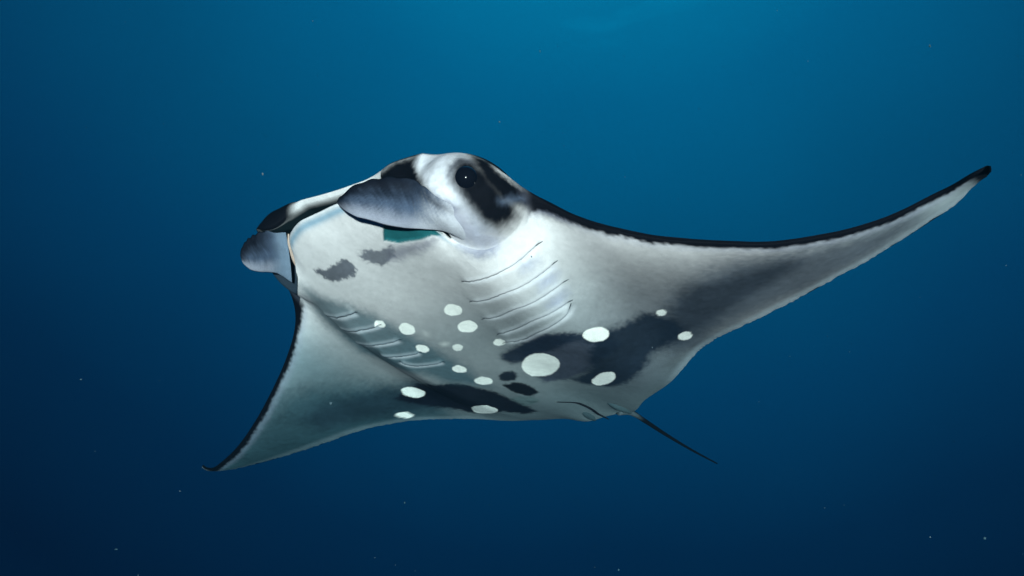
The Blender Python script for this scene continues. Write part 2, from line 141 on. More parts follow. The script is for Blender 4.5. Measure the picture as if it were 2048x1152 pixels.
WHITE_SPOTS = [
 (1, [[0.2494, 0.0908], [0.2357, 0.08], [0.2251, 0.0638], [0.2251, 0.0501], [0.2288, 0.0362], [0.2326, 0.0251], [0.2433, 0.0195], [0.2539, 0.0167], [0.2675, 0.0195], [0.2807, 0.0279], [0.2905, 0.039], [0.297, 0.0501], [0.3034, 0.0665], [0.2999, 0.08], [0.2931, 0.0881], [0.283, 0.0935], [0.2728, 0.0988], [0.2595, 0.0961]]),
 (1, [[0.1206, 0.0665], [0.1079, 0.0528], [0.0995, 0.0362], [0.0956, 0.0223], [0.1006, 0.0082], [0.1095, -0.0003], [0.1187, -0.0118], [0.1311, -0.0146], [0.1463, -0.0089], [0.161, -0.0003], [0.168, 0.0082], [0.1748, 0.0223], [0.1782, 0.0362], [0.1781, 0.0528], [0.1746, 0.0665], [0.1598, 0.0719], [0.1484, 0.0746], [0.1328, 0.0719]]),
 (1, [[-0.039, 0.0827], [-0.045, 0.0773], [-0.0515, 0.0665], [-0.0524, 0.0556], [-0.0528, 0.0473], [-0.0531, 0.039], [-0.0423, 0.0335], [-0.0369, 0.0307], [-0.0263, 0.0335], [-0.016, 0.039], [-0.0107, 0.0473], [-0.0052, 0.0556], [0.0005, 0.0665], [-0.0038, 0.0746], [-0.0027, 0.0854], [-0.0124, 0.0881], [-0.0169, 0.0935], [-0.0275, 0.0908]]),
 (0.7, [[0.0311, -0.0762], [0.023, -0.0852], [0.0191, -0.0912], [0.0157, -0.1003], [0.0215, -0.1064], [0.0224, -0.1125], [0.0324, -0.1155], [0.0371, -0.1155], [0.046, -0.1125], [0.0547, -0.1094], [0.0629, -0.1034], [0.066, -0.0943], [0.0652, -0.0882], [0.0643, -0.0822], [0.0589, -0.0762], [0.0539, -0.0732], [0.0447, -0.0732], [0.0354, -0.0732]]),
 (0.35, [[0.0801, -0.1003], [0.0765, -0.1064], [0.0729, -0.1125], [0.0737, -0.1186], [0.0748, -0.1278], [0.0799, -0.134], [0.0848, -0.1402], [0.0933, -0.1402], [0.1017, -0.1402], [0.1096, -0.1371], [0.1131, -0.1309], [0.1162, -0.1217], [0.1156, -0.1155], [0.1145, -0.1064], [0.1096, -0.1003], [0.1009, -0.0973], [0.0959, -0.0912], [0.0878, -0.0943]]),
 (0.22, [[0.1743, -0.1217], [0.1674, -0.1278], [0.1679, -0.134], [0.1721, -0.1402], [0.1761, -0.1464], [0.1836, -0.1495], [0.1944, -0.1495], [0.2014, -0.1464], [0.2083, -0.1433], [0.215, -0.1371], [0.2184, -0.134], [0.2213, -0.1247], [0.2176, -0.1217], [0.21, -0.1155], [0.2027, -0.1125], [0.1955, -0.1125], [0.1848, -0.1155], [0.1778, -0.1186]]),
 (1, [[0.2296, -0.1557], [0.2228, -0.1682], [0.2225, -0.1808], [0.2253, -0.1903], [0.2311, -0.1999], [0.2402, -0.2063], [0.2565, -0.2063], [0.2704, -0.1999], [0.2841, -0.1935], [0.2914, -0.184], [0.2987, -0.1714], [0.3023, -0.162], [0.2992, -0.1495], [0.2927, -0.1433], [0.2795, -0.1402], [0.2662, -0.1371], [0.2529, -0.1402], [0.2397, -0.1495]]),
 (1, [[0.3238, -0.2288], [0.3187, -0.2353], [0.3152, -0.245], [0.3186, -0.2516], [0.3218, -0.2582], [0.3292, -0.2614], [0.3336, -0.2647], [0.3426, -0.2647], [0.3519, -0.2582], [0.3565, -0.2549], [0.3624, -0.2483], [0.3664, -0.2385], [0.3627, -0.232], [0.3586, -0.2256], [0.3543, -0.2191], [0.3451, -0.2191], [0.338, -0.2223], [0.3279, -0.2256]]),
 (1, [[0.0914, -0.1999], [0.0869, -0.2063], [0.0861, -0.2159], [0.0849, -0.2256], [0.092, -0.232], [0.1033, -0.2353], [0.1104, -0.2385], [0.1219, -0.2385], [0.1309, -0.232], [0.139, -0.2288], [0.1481, -0.2191], [0.1493, -0.2095], [0.1462, -0.2031], [0.1391, -0.1967], [0.1317, -0.1903], [0.1201, -0.1872], [0.108, -0.1903], [0.0998, -0.1935]]),
 (1, [[-0.1267, -0.1808], [-0.138, -0.1903], [-0.1374, -0.1967], [-0.1366, -0.2095], [-0.1303, -0.2159], [-0.1243, -0.2256], [-0.1125, -0.2288], [-0.1008, -0.2288], [-0.0892, -0.2256], [-0.0776, -0.2159], [-0.072, -0.2063], [-0.0722, -0.1999], [-0.0673, -0.1872], [-0.0738, -0.1777], [-0.0856, -0.1745], [-0.0977, -0.1714], [-0.1096, -0.1714], [-0.1213, -0.1745]]),
 (1, [[-0.2779, -0.1588], [-0.2895, -0.1714], [-0.2941, -0.184], [-0.2919, -0.1967], [-0.29, -0.2095], [-0.2819, -0.2191], [-0.2675, -0.2256], [-0.2536, -0.2288], [-0.24, -0.2256], [-0.2268, -0.2191], [-0.2146, -0.2031], [-0.2157, -0.1935], [-0.2113, -0.1777], [-0.2136, -0.1651], [-0.2285, -0.1588], [-0.2368, -0.1526], [-0.2515, -0.1495], [-0.265, -0.1526]]),
 (1, [[-0.2896, 0.1745], [-0.3261, 0.1461], [-0.3617, 0.1068], [-0.3885, 0.0638], [-0.3918, 0.0279], [-0.3752, 0.0054], [-0.357, -0.0146], [-0.3192, -0.0146], [-0.2903, -0.0089], [-0.2556, 0.0054], [-0.2284, 0.0279], [-0.1985, 0.0638], [-0.1784, 0.1015], [-0.1703, 0.1383], [-0.1775, 0.1694], [-0.1947, 0.1847], [-0.2193, 0.195], [-0.2523, 0.1924]]),
 (1, [[-0.1773, 0.4786], [-0.1888, 0.4692], [-0.1923, 0.4569], [-0.1916, 0.4419], [-0.1807, 0.4302], [-0.1696, 0.4159], [-0.1532, 0.4074], [-0.1328, 0.4046], [-0.1133, 0.4046], [-0.0948, 0.4102], [-0.0841, 0.4216], [-0.0797, 0.436], [-0.085, 0.4478], [-0.0932, 0.4599], [-0.1046, 0.4723], [-0.1205, 0.4818], [-0.1426, 0.485], [-0.1628, 0.485]]),
 (1, [[-0.4845, 0.3193], [-0.5115, 0.3039], [-0.5348, 0.2836], [-0.5549, 0.2582], [-0.573, 0.2279], [-0.5753, 0.2077], [-0.5799, 0.1847], [-0.5722, 0.1719], [-0.5515, 0.1694], [-0.5355, 0.1719], [-0.5041, 0.1924], [-0.488, 0.2153], [-0.4667, 0.2406], [-0.4481, 0.2684], [-0.4388, 0.2937], [-0.4435, 0.3091], [-0.4479, 0.3245], [-0.4654, 0.3271]]),
 (1, [[-0.1817, 0.7241], [-0.1817, 0.7241], [-0.1903, 0.7171], [-0.1954, 0.7103], [-0.198, 0.6972], [-0.1955, 0.6908], [-0.1929, 0.6846], [-0.1814, 0.6846], [-0.1738, 0.6846], [-0.1653, 0.6908], [-0.157, 0.6972], [-0.1524, 0.7037], [-0.1515, 0.7103], [-0.1505, 0.7172], [-0.1496, 0.7242], [-0.1555, 0.7313], [-0.1625, 0.7313], [-0.1696, 0.7313]]),
 (1, [[-0.4008, 0.7171], [-0.412, 0.7103], [-0.4266, 0.6972], [-0.4298, 0.6908], [-0.432, 0.6786], [-0.4297, 0.6669], [-0.4241, 0.6612], [-0.4142, 0.6557], [-0.4013, 0.6557], [-0.3902, 0.6612], [-0.3791, 0.6669], [-0.3723, 0.6727], [-0.3671, 0.6846], [-0.3618, 0.6972], [-0.3602, 0.7103], [-0.3653, 0.7171], [-0.374, 0.7241], [-0.3889, 0.7171]]),
 (1, [[-0.322, -0.5821], [-0.3345, -0.5987], [-0.3346, -0.6102], [-0.3316, -0.6284], [-0.3174, -0.6411], [-0.2974, -0.6477], [-0.2778, -0.6544], [-0.257, -0.6544], [-0.2429, -0.6477], [-0.2284, -0.6411], [-0.2219, -0.6347], [-0.2209, -0.6222], [-0.225, -0.6044], [-0.2375, -0.5875], [-0.2537, -0.5767], [-0.269, -0.5714], [-0.2894, -0.5662], [-0.3037, -0.5662]]),
 (1, [[-0.4314, -0.7395], [-0.4348, -0.7485], [-0.4345, -0.7577], [-0.4311, -0.7671], [-0.4223, -0.7767], [-0.4037, -0.7767], [-0.3961, -0.7865], [-0.3809, -0.7865], [-0.3688, -0.7865], [-0.3627, -0.7865], [-0.3544, -0.7767], [-0.3555, -0.7671], [-0.3632, -0.7577], [-0.3712, -0.7485], [-0.3827, -0.7395], [-0.4002, -0.7395], [-0.4141, -0.7395], [-0.4245, -0.7395]]),
 (0.9, [[-0.5823, -0.3637], [-0.5969, -0.3781], [-0.6152, -0.4074], [-0.6241, -0.4341], [-0.623, -0.4619], [-0.6215, -0.4869], [-0.6082, -0.5043], [-0.5888, -0.5087], [-0.5683, -0.4999], [-0.5442, -0.4869], [-0.5142, -0.4619], [-0.486, -0.4226], [-0.4766, -0.3963], [-0.4764, -0.3709], [-0.4926, -0.3531], [-0.5191, -0.3531], [-0.5396, -0.3496], [-0.5654, -0.3531]]),
]
# the ten gill openings, from the front backwards on each side
GILLS = [
 [[0.4165, 0.2178, -0.1504], [0.4147, 0.2608, -0.1565], [0.4115, 0.3039, -0.1606], [0.4073, 0.3884, -0.1524], [0.3918, 0.4607, -0.1144], [0.3845, 0.5061, -0.0768], [0.3767, 0.5378, -0.0532]],
 [[0.2911, 0.1565, -0.1474], [0.2916, 0.2229, -0.1572], [0.3095, 0.3401, -0.1694], [0.2944, 0.4363, -0.1413], [0.2837, 0.5019, -0.1012], [0.2811, 0.5407, -0.079]],
 [[0.1647, 0.1174, -0.1437], [0.1685, 0.1873, -0.1523], [0.2109, 0.3375, -0.1743], [0.2022, 0.4391, -0.1475], [0.1924, 0.495, -0.1156], [0.1856, 0.5258, -0.0998]],
 [[0.0365, 0.0935, -0.1382], [0.0643, 0.2077, -0.1537], [0.1173, 0.3611, -0.1744], [0.1092, 0.4449, -0.1486], [0.0963, 0.4883, -0.125]],
 [[-0.0354, 0.0665, -0.1332], [-0.0307, 0.1617, -0.1426], [0.0258, 0.2988, -0.1689], [0.0506, 0.3881, -0.1696], [0.0584, 0.436, -0.1535], [0.0882, 0.4755, -0.1325]],
 [[0.4366, -0.4635, -0.1048], [0.4425, -0.3855, -0.1427], [0.4462, -0.3184, -0.1539], [0.4449, -0.268, -0.1554]],
 [[0.34, -0.4706, -0.1156], [0.3506, -0.3602, -0.1627], [0.3421, -0.2913, -0.1641], [0.339, -0.2385, -0.163]],
 [[0.2197, -0.4957, -0.1111], [0.244, -0.3817, -0.1676], [0.2266, -0.3014, -0.1694], [0.2168, -0.2385, -0.1666]],
 [[0.164, -0.4074, -0.1608], [0.1328, -0.3461, -0.1729], [0.1103, -0.2847, -0.1685], [0.0993, -0.2353, -0.1655]],
 [[0.0931, -0.3602, -0.1735], [0.0361, -0.3322, -0.1699], [0.0016, -0.268, -0.1635], [-0.0136, -0.2063, -0.1599]],
]
MOUTH_CORNER = [[0.7664, 0.1409], [0.7025, 0.0881], [0.6706, 0.1305], [0.6586, 0.2025], [0.6516, 0.2677], [0.6308, 0.2951], [0.6308, 0.2951], [0.6681, 0.283], [0.7136, 0.2671], [0.794, 0.2228], [0.8305, 0.1949]]
EYE_LEFT = [0.7584, 0.4912, -0.0192]
FIN_LEFT_UPPER = [[0.6574, 0.4175, -0.0763], [0.7549, 0.4117, -0.087], [0.7784, 0.376, -0.0645], [0.7991, 0.3429, -0.0278], [0.803, 0.2986, 0.0126], [0.8326, 0.2543, 0.0223], [0.8808, 0.21, 0.0015], [0.9183, 0.17, -0.0265], [0.9325, 0.13, -0.0466], [0.9303, 0.09, -0.0641], [0.9104, 0.05, -0.057]]
FIN_LEFT_LOWER = [[0.5182, 0.3252, -0.1026], [0.5825, 0.3463, -0.115], [0.6311, 0.342, -0.1195], [0.6593, 0.3129, -0.1126], [0.6971, 0.2786, -0.1206], [0.7688, 0.2443, -0.1485], [0.8408, 0.21, -0.1642], [0.8962, 0.17, -0.1634], [0.9227, 0.13, -0.1414], [0.9245, 0.09, -0.1048], [0.9084, 0.05, -0.0643]]
FIN_RIGHT_UPPER = [[0.7882, -0.37, 0.0522], [0.7989, -0.3788, 0.0553], [0.8161, -0.3875, 0.045], [0.842, -0.3962, 0.0221], [0.867, -0.405, -0.0024], [0.8899, -0.4137, -0.0322], [0.9045, -0.4225, -0.0633], [0.9075, -0.4312, -0.0914], [0.8989, -0.44, -0.11]]
FIN_RIGHT_LOWER = [[0.6589, -0.42, -0.1036], [0.6779, -0.4225, -0.1025], [0.6973, -0.425, -0.0994], [0.7209, -0.4275, -0.099], [0.7607, -0.43, -0.1127], [0.8065, -0.4325, -0.1368], [0.8454, -0.435, -0.148], [0.8768, -0.4375, -0.1417], [0.896, -0.44, -0.1193]]
MOUTH_FOLD = [[0.7918, -0.335, 0.0121], [0.7656, -0.355, -0.0036], [0.7174, -0.385, -0.0167], [0.6677, -0.405, -0.0309], [0.6094, -0.43, -0.037], [0.5908, -0.425, -0.0532]]
TAIL = [[-1.0037, 0.02, 0.0122], [-1.0948, 0.03, 0.0432], [-1.2438, 0.02, 0.0664], [-1.4779, 0.0, 0.1014], [-1.7818, -0.02, 0.1491], [-2.1348, -0.04, 0.2123]]
CLASPER = [[-0.6409, -0.0882, -0.0821], [-0.7481, -0.0262, -0.0533], [-0.8311, 0.0, -0.0561], [-0.9668, -0.01, -0.029]]

# ---------------------------------------------------------------- manta surface
# body frame in metres: x forward, y to the animal's left, z towards its back
def pchip(xk, yk, x):
    xk = np.asarray(xk, float); yk = np.asarray(yk, float)
    h = np.diff(xk); d = np.diff(yk) / h
    m = np.zeros_like(yk); m[0] = d[0]; m[-1] = d[-1]
    for i in range(1, len(xk) - 1):
        if d[i-1] * d[i] > 0:
            w1 = 2*h[i] + h[i-1]; w2 = h[i] + 2*h[i-1]
            m[i] = (w1 + w2) / (w1/d[i-1] + w2/d[i])
    x = np.clip(x, xk[0], xk[-1])
    i = np.clip(np.searchsorted(xk, x) - 1, 0, len(h) - 1)
    t = (x - xk[i]) / h[i]
    return ((1+2*t)*(1-t)**2*yk[i] + t*(1-t)**2*h[i]*m[i] + t*t*(3-2*t)*yk[i+1] + t*t*(t-1)*h[i]*m[i+1])

def smooth1(a, n):
    k = np.hanning(2*n+3)[1:-1]; k /= k.sum()
    return np.convolve(np.pad(a, n, mode='edge'), k, mode='same')[n:-n]

def sstep(a, b, x):
    t = np.clip((x - a) / (b - a), 0, 1); return t*t*(3-2*t)

def warp_samples(lo, hi, n, dens):
    g = np.linspace(lo, hi, 4000); c = np.cumsum(dens(g)); c = (c - c[0]) / (c[-1] - c[0])
    return np.interp(np.linspace(0, 1, n), c, g)

NV, NF, ND = 380, 120, 90           # samples along the belly, the mouth and the back of each section
def broad(y, G, width):
    # the guide curve without its small wiggles, left as it is far out on the wings
    yy = np.linspace(y[0], y[-1], 1600); n = int(width / (yy[1]-yy[0]))
    out = G.copy()
    w = 1 - sstep(.7, 1.0, np.abs(y))
    for a in (0, 2):
        out[:, a] += (np.interp(y, yy, smooth1(np.interp(yy, y, G[:, a]), n)) - G[:, a]) * w
    return out

K_FRONT = warp_samples(0, 1, NF + 2, lambda g: 1 + 14*np.exp(-((g-.78)/.018)**2) + 7*np.exp(-(g/.02)**2))[1:-1]
def guide(tab, y, sm=0):
    t = np.array(tab)
    x = pchip(t[:, 1], t[:, 0], y); z = pchip(t[:, 1], t[:, 2], y)
    if sm: x = smooth1(x, sm); z = smooth1(z, sm)
    return np.stack([x, y, z], 1)

def build_body():
    y = warp_samples(YMIN, YMAX, 660, lambda g: 1 + 2.6*np.exp(-(g/.62)**4) + 1.2*np.exp(-((g-.3)/.35)**2)
                     + 8*np.exp(-((g-YMAX)/.02)**2) + 6*np.exp(-((g-YMIN)/.03)**2))
    V = guide(G_VENTRAL_FRONT, y, 7); D = guide(G_DORSAL_FRONT, y, 7); T = guide(G_TRAILING, y, 3)
    ay = np.abs(y)
    # thickness of belly and back along the span
    tv = pchip([-2.1, -1.6, -1.1, -.75, -.6, -.52, -.44, -.36, -.2, 0, .2, .4, .5, .6, .75, 1.1, 1.6, 2.1], TV, y)
    td = pchip([0, .2, .4, .55, .75, 1.1, 1.6, 2.1], TD, ay)
    mouth = pchip([-.5, -.43, -.37, -.1, .1, .27, .32, .5], [0, .0, .28, .5, .5, .30, .0, 0], y)
    wall = pchip([.25, .36, .45, .52, .6], [0, .03, .05, .02, 0], ay)
    t = warp_samples(0, 1, NV, lambda g: 1 + 1.4*np.exp(-((g-.72)/.2)**2) + 3*np.exp(-((g-1)/.03)**2) + 1.5*np.exp(-(g/.02)**2))
    Vb = broad(y, V, .20); Tb = broad(y, T, .14)
    chord = Vb - Tb
    wing = sstep(.48, .68, ay)
    # belly: wings have a round nose, the trunk swells from chin to vent
    pw = np.sqrt(np.clip(1 - t, 0, 1)) * (1 - np.clip(1 - t, 0, 1)) ** .0 * np.clip(t, 0, 1) ** .75 * 1.9
    u = 1 - t
    pb = (np.clip(u, 0, 1) ** .62) * (np.clip(1 - u, 0, 1) ** .95) * 1.93
    prof = pw[None]*wing[:, None] + pb[None]*(1 - wing[:, None])
    P = Tb[:, None] + chord[:, None] * t[None, :, None]
    ln = np.linalg.norm(chord, axis=1)[:, None]
    wv = np.exp(-((1 - t)[None]*ln/.13)**2); wt = np.exp(-(t[None]*ln/.10)**2)
    P = P + (V - Vb)[:, None]*wv[..., None] + (T - Tb)[:, None]*wt[..., None]
    lean = np.array([0, 0, -1.0])
    P = P + lean * (tv[:, None] * prof)[..., None]
    # mouth / head wall
    k = K_FRONT
    U = D.copy(); U[:, 2] -= (.022 + .14*sstep(.05, .25, y) + .09*sstep(.22, .36, -y)) * (1 - sstep(.36, .50, ay))
    ke = .78; ka = np.clip(k / ke, 0, 1); kb = np.clip((k - ke) / (1 - ke), 0, 1)
    kk = ka**2*(3 - 2*ka)
    mid = np.where((k < ke)[None, :, None], V[:, None] + (U - V)[:, None]*kk[None, :, None], U[:, None] + (D - U)[:, None]*kb[None, :, None])
    cav = (np.sin(np.pi * ka) ** .5)[None] * mouth[:, None]
    out = (np.sin(np.pi * k))[None] * wall[:, None]
    F = mid.copy()
    F[..., 0] += -cav + out * .6 + .012*(np.sin(np.pi*kb))[None]*sstep(0, .2, mouth)[:, None]
    F[..., 1] += out * np.sign(y)[:, None]
    F[..., 2] += .06 * cav - .03 * np.sin(2*np.pi*ka)[None] * np.clip(mouth[:, None] / .3, 0, 1)
    # back
    q = warp_samples(0, 1, ND, lambda g: 1 + 5*np.exp(-(g/.04)**2) + 2*np.exp(-((g-1)/.03)**2))
    pdw = np.sqrt(q) * (1 - q) ** .8 * 1.75; pdh = q ** 1.1 * (1 - q) ** .8 * 2.6
    pd = pdw[None]*wing[:, None] + pdh[None]*(1 - wing[:, None])
    B = D[:, None] + (T - D)[:, None] * q[None, :, None]
    B = B + np.array([0, 0, 1.0]) * (td[:, None] * pd)[..., None]
    B[:, -1] += np.array([0, 0, .003])
    S = np.concatenate([P, F, B], 1)            # [station, loop, xyz]
    part = np.concatenate([np.zeros(NV), np.ones(NF), np.full(ND, 2)])
    # distance behind the front edge on the belly side, used for the dark leading edge
    seg = np.linalg.norm(np.diff(P, axis=1), axis=2); c = np.cumsum(seg[:, ::-1], 1)[:, ::-1]
    edge = np.concatenate([c, np.zeros((len(y), 1)), np.zeros((len(y), NF + ND))], 1)
    cte = np.concatenate([np.zeros((len(y), 1)), np.cumsum(seg, 1), np.full((len(y), NF + ND), 9.)], 1)
    # soften the corner between cheek and belly beside the mouth
    wgt = (sstep(.29, .36, ay) * (1 - sstep(.62, .75, ay)))[:, None] * np.concatenate([np.exp(-(edge[:, :NV]/.22)**2), np.tile(1 - .85*sstep(.55, .95, k), (len(y), 1)), np.full((len(y), ND), .12)], 1)
    rows = np.where((ay > .26) & (ay < .8))[0]
    for sel in (rows[y[rows] < 0], rows[y[rows] > 0]):
        A = S[sel[0]:sel[-1]+1]; wg = wgt[sel[0]:sel[-1]+1][1:-1, 1:-1, None]
        for _ in range(220):
            lap = (A[:-2, 1:-1] + A[2:, 1:-1] + A[1:-1, :-2] + A[1:-1, 2:])/4 - A[1:-1, 1:-1]
            A[1:-1, 1:-1] += .9*wg*lap
    for c_, r_, a_ in LOBES:
        c_ = np.array(c_); r_ = np.array(r_)
        v = S - c_; rho = np.linalg.norm(v / r_, axis=2)
        ins = np.clip(1 - rho, 0, 1)
        cavmask = np.ones_like(part); cavmask[NV:NV+NF] = sstep(.55, .80, k)
        w = np.clip(cavmask[None] + (1 - sstep(.0, .12, mouth))[:, None], 0, 1)
        s = .12
        grow = s*np.logaddexp(rho/s, 1/s) / np.maximum(rho, .25)
        S = c_ + v * (1 + (grow - 1) * w * a_ * sstep(.25, .45, rho))[..., None]
    return y, t, S, part, edge, cte


# ---------------------------------------------------------------- meshes
def grid_mesh(name, S, parent=None, m=None, closed=False, caps=True, cols=None):
    ns, nl = S.shape[:2]
    co = S.reshape(-1, 3)
    i = np.arange(ns-1)[:, None]; jn = nl if closed else nl-1
    j = np.arange(jn)[None]; j2 = (j+1) % nl
    a = i*nl+j; b = i*nl+j2; c = (i+1)*nl+j2; d = (i+1)*nl+j
    F = np.stack([a, b, c, d], -1).reshape(-1, 4).astype(np.int32)
    me = bpy.data.meshes.new(name)
    nf = len(F); extra = 2 if (closed and caps) else 0
    nloops = nf*4 + extra*nl
    me.vertices.add(len(co)); me.vertices.foreach_set('co', co.astype(np.float32).ravel())
    me.loops.add(nloops); me.polygons.add(nf+extra)
    li = F.ravel(); st = np.arange(nf)*4
    if extra:
        li = np.concatenate([li, np.arange(nl)[::-1], (ns-1)*nl+np.arange(nl)])
        st = np.concatenate([st, [nf*4, nf*4+nl]])
    me.loops.foreach_set('vertex_index', li.astype(np.int32))
    me.polygons.foreach_set('loop_start', st.astype(np.int32))
    me.polygons.foreach_set('use_smooth', np.ones(nf+extra, bool))
    me.update(calc_edges=True)
    if cols:
        for k, v in cols.items():
            v = np.asarray(v, np.float32)
            if v.ndim == 3:
                at = me.color_attributes.new(k, 'FLOAT_COLOR', 'POINT')
                at.data.foreach_set('color', np.concatenate([v.reshape(-1, 3), np.ones((v.shape[0]*v.shape[1], 1), np.float32)], 1).ravel())
            else:
                at = me.attributes.new(k, 'FLOAT', 'POINT'); at.data.foreach_set('value', v.ravel())
    if m: me.materials.append(m)
    o = bpy.data.objects.new(name, me); COL.objects.link(o)
    if parent: o.parent = parent
    return o

root = bpy.data.objects.new('manta_ray', None); COL.objects.link(root)
root.matrix_world = BODY_W
root['label'] = 'manta ray with white spotted belly swimming in open blue water'
root['category'] = 'manta ray'


# ---------------------------------------------------------------- number helpers
_lat = rng.random((64, 64, 64)).astype(np.float32)
def vnoise(P, scale, octaves=3):
    out = 0; amp = 1; tot = 0
    for o_ in range(octaves):
        q = np.asarray(P)*scale*(2**o_) + 17.3*o_
        i = np.floor(q).astype(int); f = q - i; f = f*f*(3-2*f); i &= 63; j = (i+1) & 63
        x0, y0, z0 = i[..., 0], i[..., 1], i[..., 2]; x1, y1, z1 = j[..., 0], j[..., 1], j[..., 2]
        fx, fy, fz = f[..., 0], f[..., 1], f[..., 2]
        c = ((_lat[x0, y0, z0]*(1-fx)+_lat[x1, y0, z0]*fx)*(1-fy)+(_lat[x0, y1, z0]*(1-fx)+_lat[x1, y1, z0]*fx)*fy)*(1-fz) + \
            ((_lat[x0, y0, z1]*(1-fx)+_lat[x1, y0, z1]*fx)*(1-fy)+(_lat[x0, y1, z1]*(1-fx)+_lat[x1, y1, z1]*fx)*fy)*fz
        out = out + amp*(c*2-1); tot += amp; amp *= .5
    return out / tot

def poly_sd(X, poly):
    """signed distance (negative inside) of the points X[n,2] to a closed outline"""
    p = np.array(poly, float); q = np.roll(p, -1, 0)
    d2 = np.full(len(X), 1e9); ins = np.zeros(len(X), bool)
    for a, b in zip(p, q):
        e = b - a; w = X - a
        h = np.clip((w@e)/max(e@e, 1e-12), 0, 1)
        r = w - h[:, None]*e; d2 = np.minimum(d2, (r*r).sum(1))
        cond = (a[1] > X[:, 1]) != (b[1] > X[:, 1])
        with np.errstate(divide='ignore', invalid='ignore'):
            xi = (b[0]-a[0])*(X[:, 1]-a[1])/(b[1]-a[1]) + a[0]
        ins ^= cond & (X[:, 0] < xi)
    d = np.sqrt(d2)
    return np.where(ins, -d, d)

def near_poly(X, poly, margin):
    p = np.array(poly); lo = p.min(0)-margin; hi = p.max(0)+margin
    return np.where(((X > lo) & (X < hi)).all(1))[0]

def normals(A):
    n = np.cross(np.gradient(A, axis=0), np.gradient(A, axis=1))
    return n / np.maximum(np.linalg.norm(n, axis=2, keepdims=True), 1e-12)

def resample(pts, n):
    p = np.array(pts, float); d = np.r_[0, np.cumsum(np.linalg.norm(np.diff(p, axis=0), axis=1))]
    t = np.linspace(0, d[-1], n)
    return np.stack([pchip(d, p[:, k], t) for k in range(p.shape[1])], 1)

# ---------------------------------------------------------------- body with its markings
ys, ts, S, part, edge, cte = build_body()
ns, nl = S.shape[:2]
part2 = np.broadcast_to(part, (ns, nl))
Nrm = normals(S)
if Nrm[ns//2, 150, 2] > 0: Nrm = -Nrm
X0 = S.copy(); flat = X0.reshape(-1, 3)
ay = np.abs(X0[..., 1])
n_lo = vnoise(flat, 9, 3).reshape(ns, nl); n_hi = vnoise(flat, 55, 3).reshape(ns, nl)
n_hair = vnoise(flat*np.array([.35, 1, 1]), 130, 2).reshape(ns, nl)
rag2 = np.stack([vnoise(flat, 28, 3), vnoise(flat+5.1, 28, 3)], 1) + 1.1*np.stack([vnoise(flat, 95, 2), vnoise(flat+3.7, 95, 2)], 1)

pale = np.exp(-(edge/.17)**1.2)*.75 + .55*sstep(.0, .6, X0[..., 0])
pale = np.clip(pale + .30*sstep(.2, .5, X0[..., 1])*(1-sstep(.6, 1.0, X0[..., 1]))*sstep(-.3, .1, X0[..., 0]), 0, 1)
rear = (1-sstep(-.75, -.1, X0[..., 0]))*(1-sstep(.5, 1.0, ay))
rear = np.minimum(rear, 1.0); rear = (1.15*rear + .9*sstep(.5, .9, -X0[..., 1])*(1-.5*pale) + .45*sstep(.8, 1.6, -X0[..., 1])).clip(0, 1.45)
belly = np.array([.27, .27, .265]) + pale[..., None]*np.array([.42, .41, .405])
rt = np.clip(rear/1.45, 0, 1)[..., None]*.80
belly = belly*(1-rt) + np.array([.085, .125, .135])*rt  # grey-teal rear: partly pigment, partly strobe falloff painted into the skin
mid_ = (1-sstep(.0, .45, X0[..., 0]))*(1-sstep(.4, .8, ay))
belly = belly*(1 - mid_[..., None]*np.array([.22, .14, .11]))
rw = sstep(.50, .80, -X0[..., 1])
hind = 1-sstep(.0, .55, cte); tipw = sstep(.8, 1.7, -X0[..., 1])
belly = belly*(1 - rw[..., None]*np.array([.56, .42, .37])*(1 + .45*np.maximum(hind, tipw))[..., None])  # right wing: light falloff with distance painted in as darker teal
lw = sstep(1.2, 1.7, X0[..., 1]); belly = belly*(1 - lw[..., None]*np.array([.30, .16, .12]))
belly = belly*(1 + .08*n_lo[..., None] + .035*n_hi[..., None])
back = np.array([.005, .0065, .010])*(1 + .3*n_lo[..., None])
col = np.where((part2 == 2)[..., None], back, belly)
def mix(mask, c):
    global col
    col = col*(1-mask[..., None]) + np.array(c)*mask[..., None]
# the inside of the mouth, the upper lip
kf = np.zeros(nl); kf[NV:NV+NF] = K_FRONT
mo = np.interp(ys, [-.44, -.40, .27, .32], [0, 1, 1, 0])[:, None]
isf = (part2 == 1)
inside = isf * mo * sstep(.0, .012, kf)[None] * (1 - sstep(.7790, .7799, kf))[None]
mix(inside, (.005, .010, .012))
lip = isf * mo * sstep(.7790, .7799, kf)[None]
mix(lip*.9, (.58, .58, .58))
rimy = 1 - sstep(.26, .34, ay)
mix((part2 == 0)*rimy*np.exp(-((edge-.026)/.016)**2)*.75, (.13, .30, .42))
mix((part2 == 0)*rimy*(1-sstep(.004, .010, edge))*.8, (.75, .78, .80))
mix((part2 == 0)*sstep(.29, .33, -X0[..., 1])*(1-sstep(.41, .43, -X0[..., 1]))*(1-sstep(.010, .020, edge)), (.008, .022, .028))  # darkness of the mouth gap painted along the right lip edge
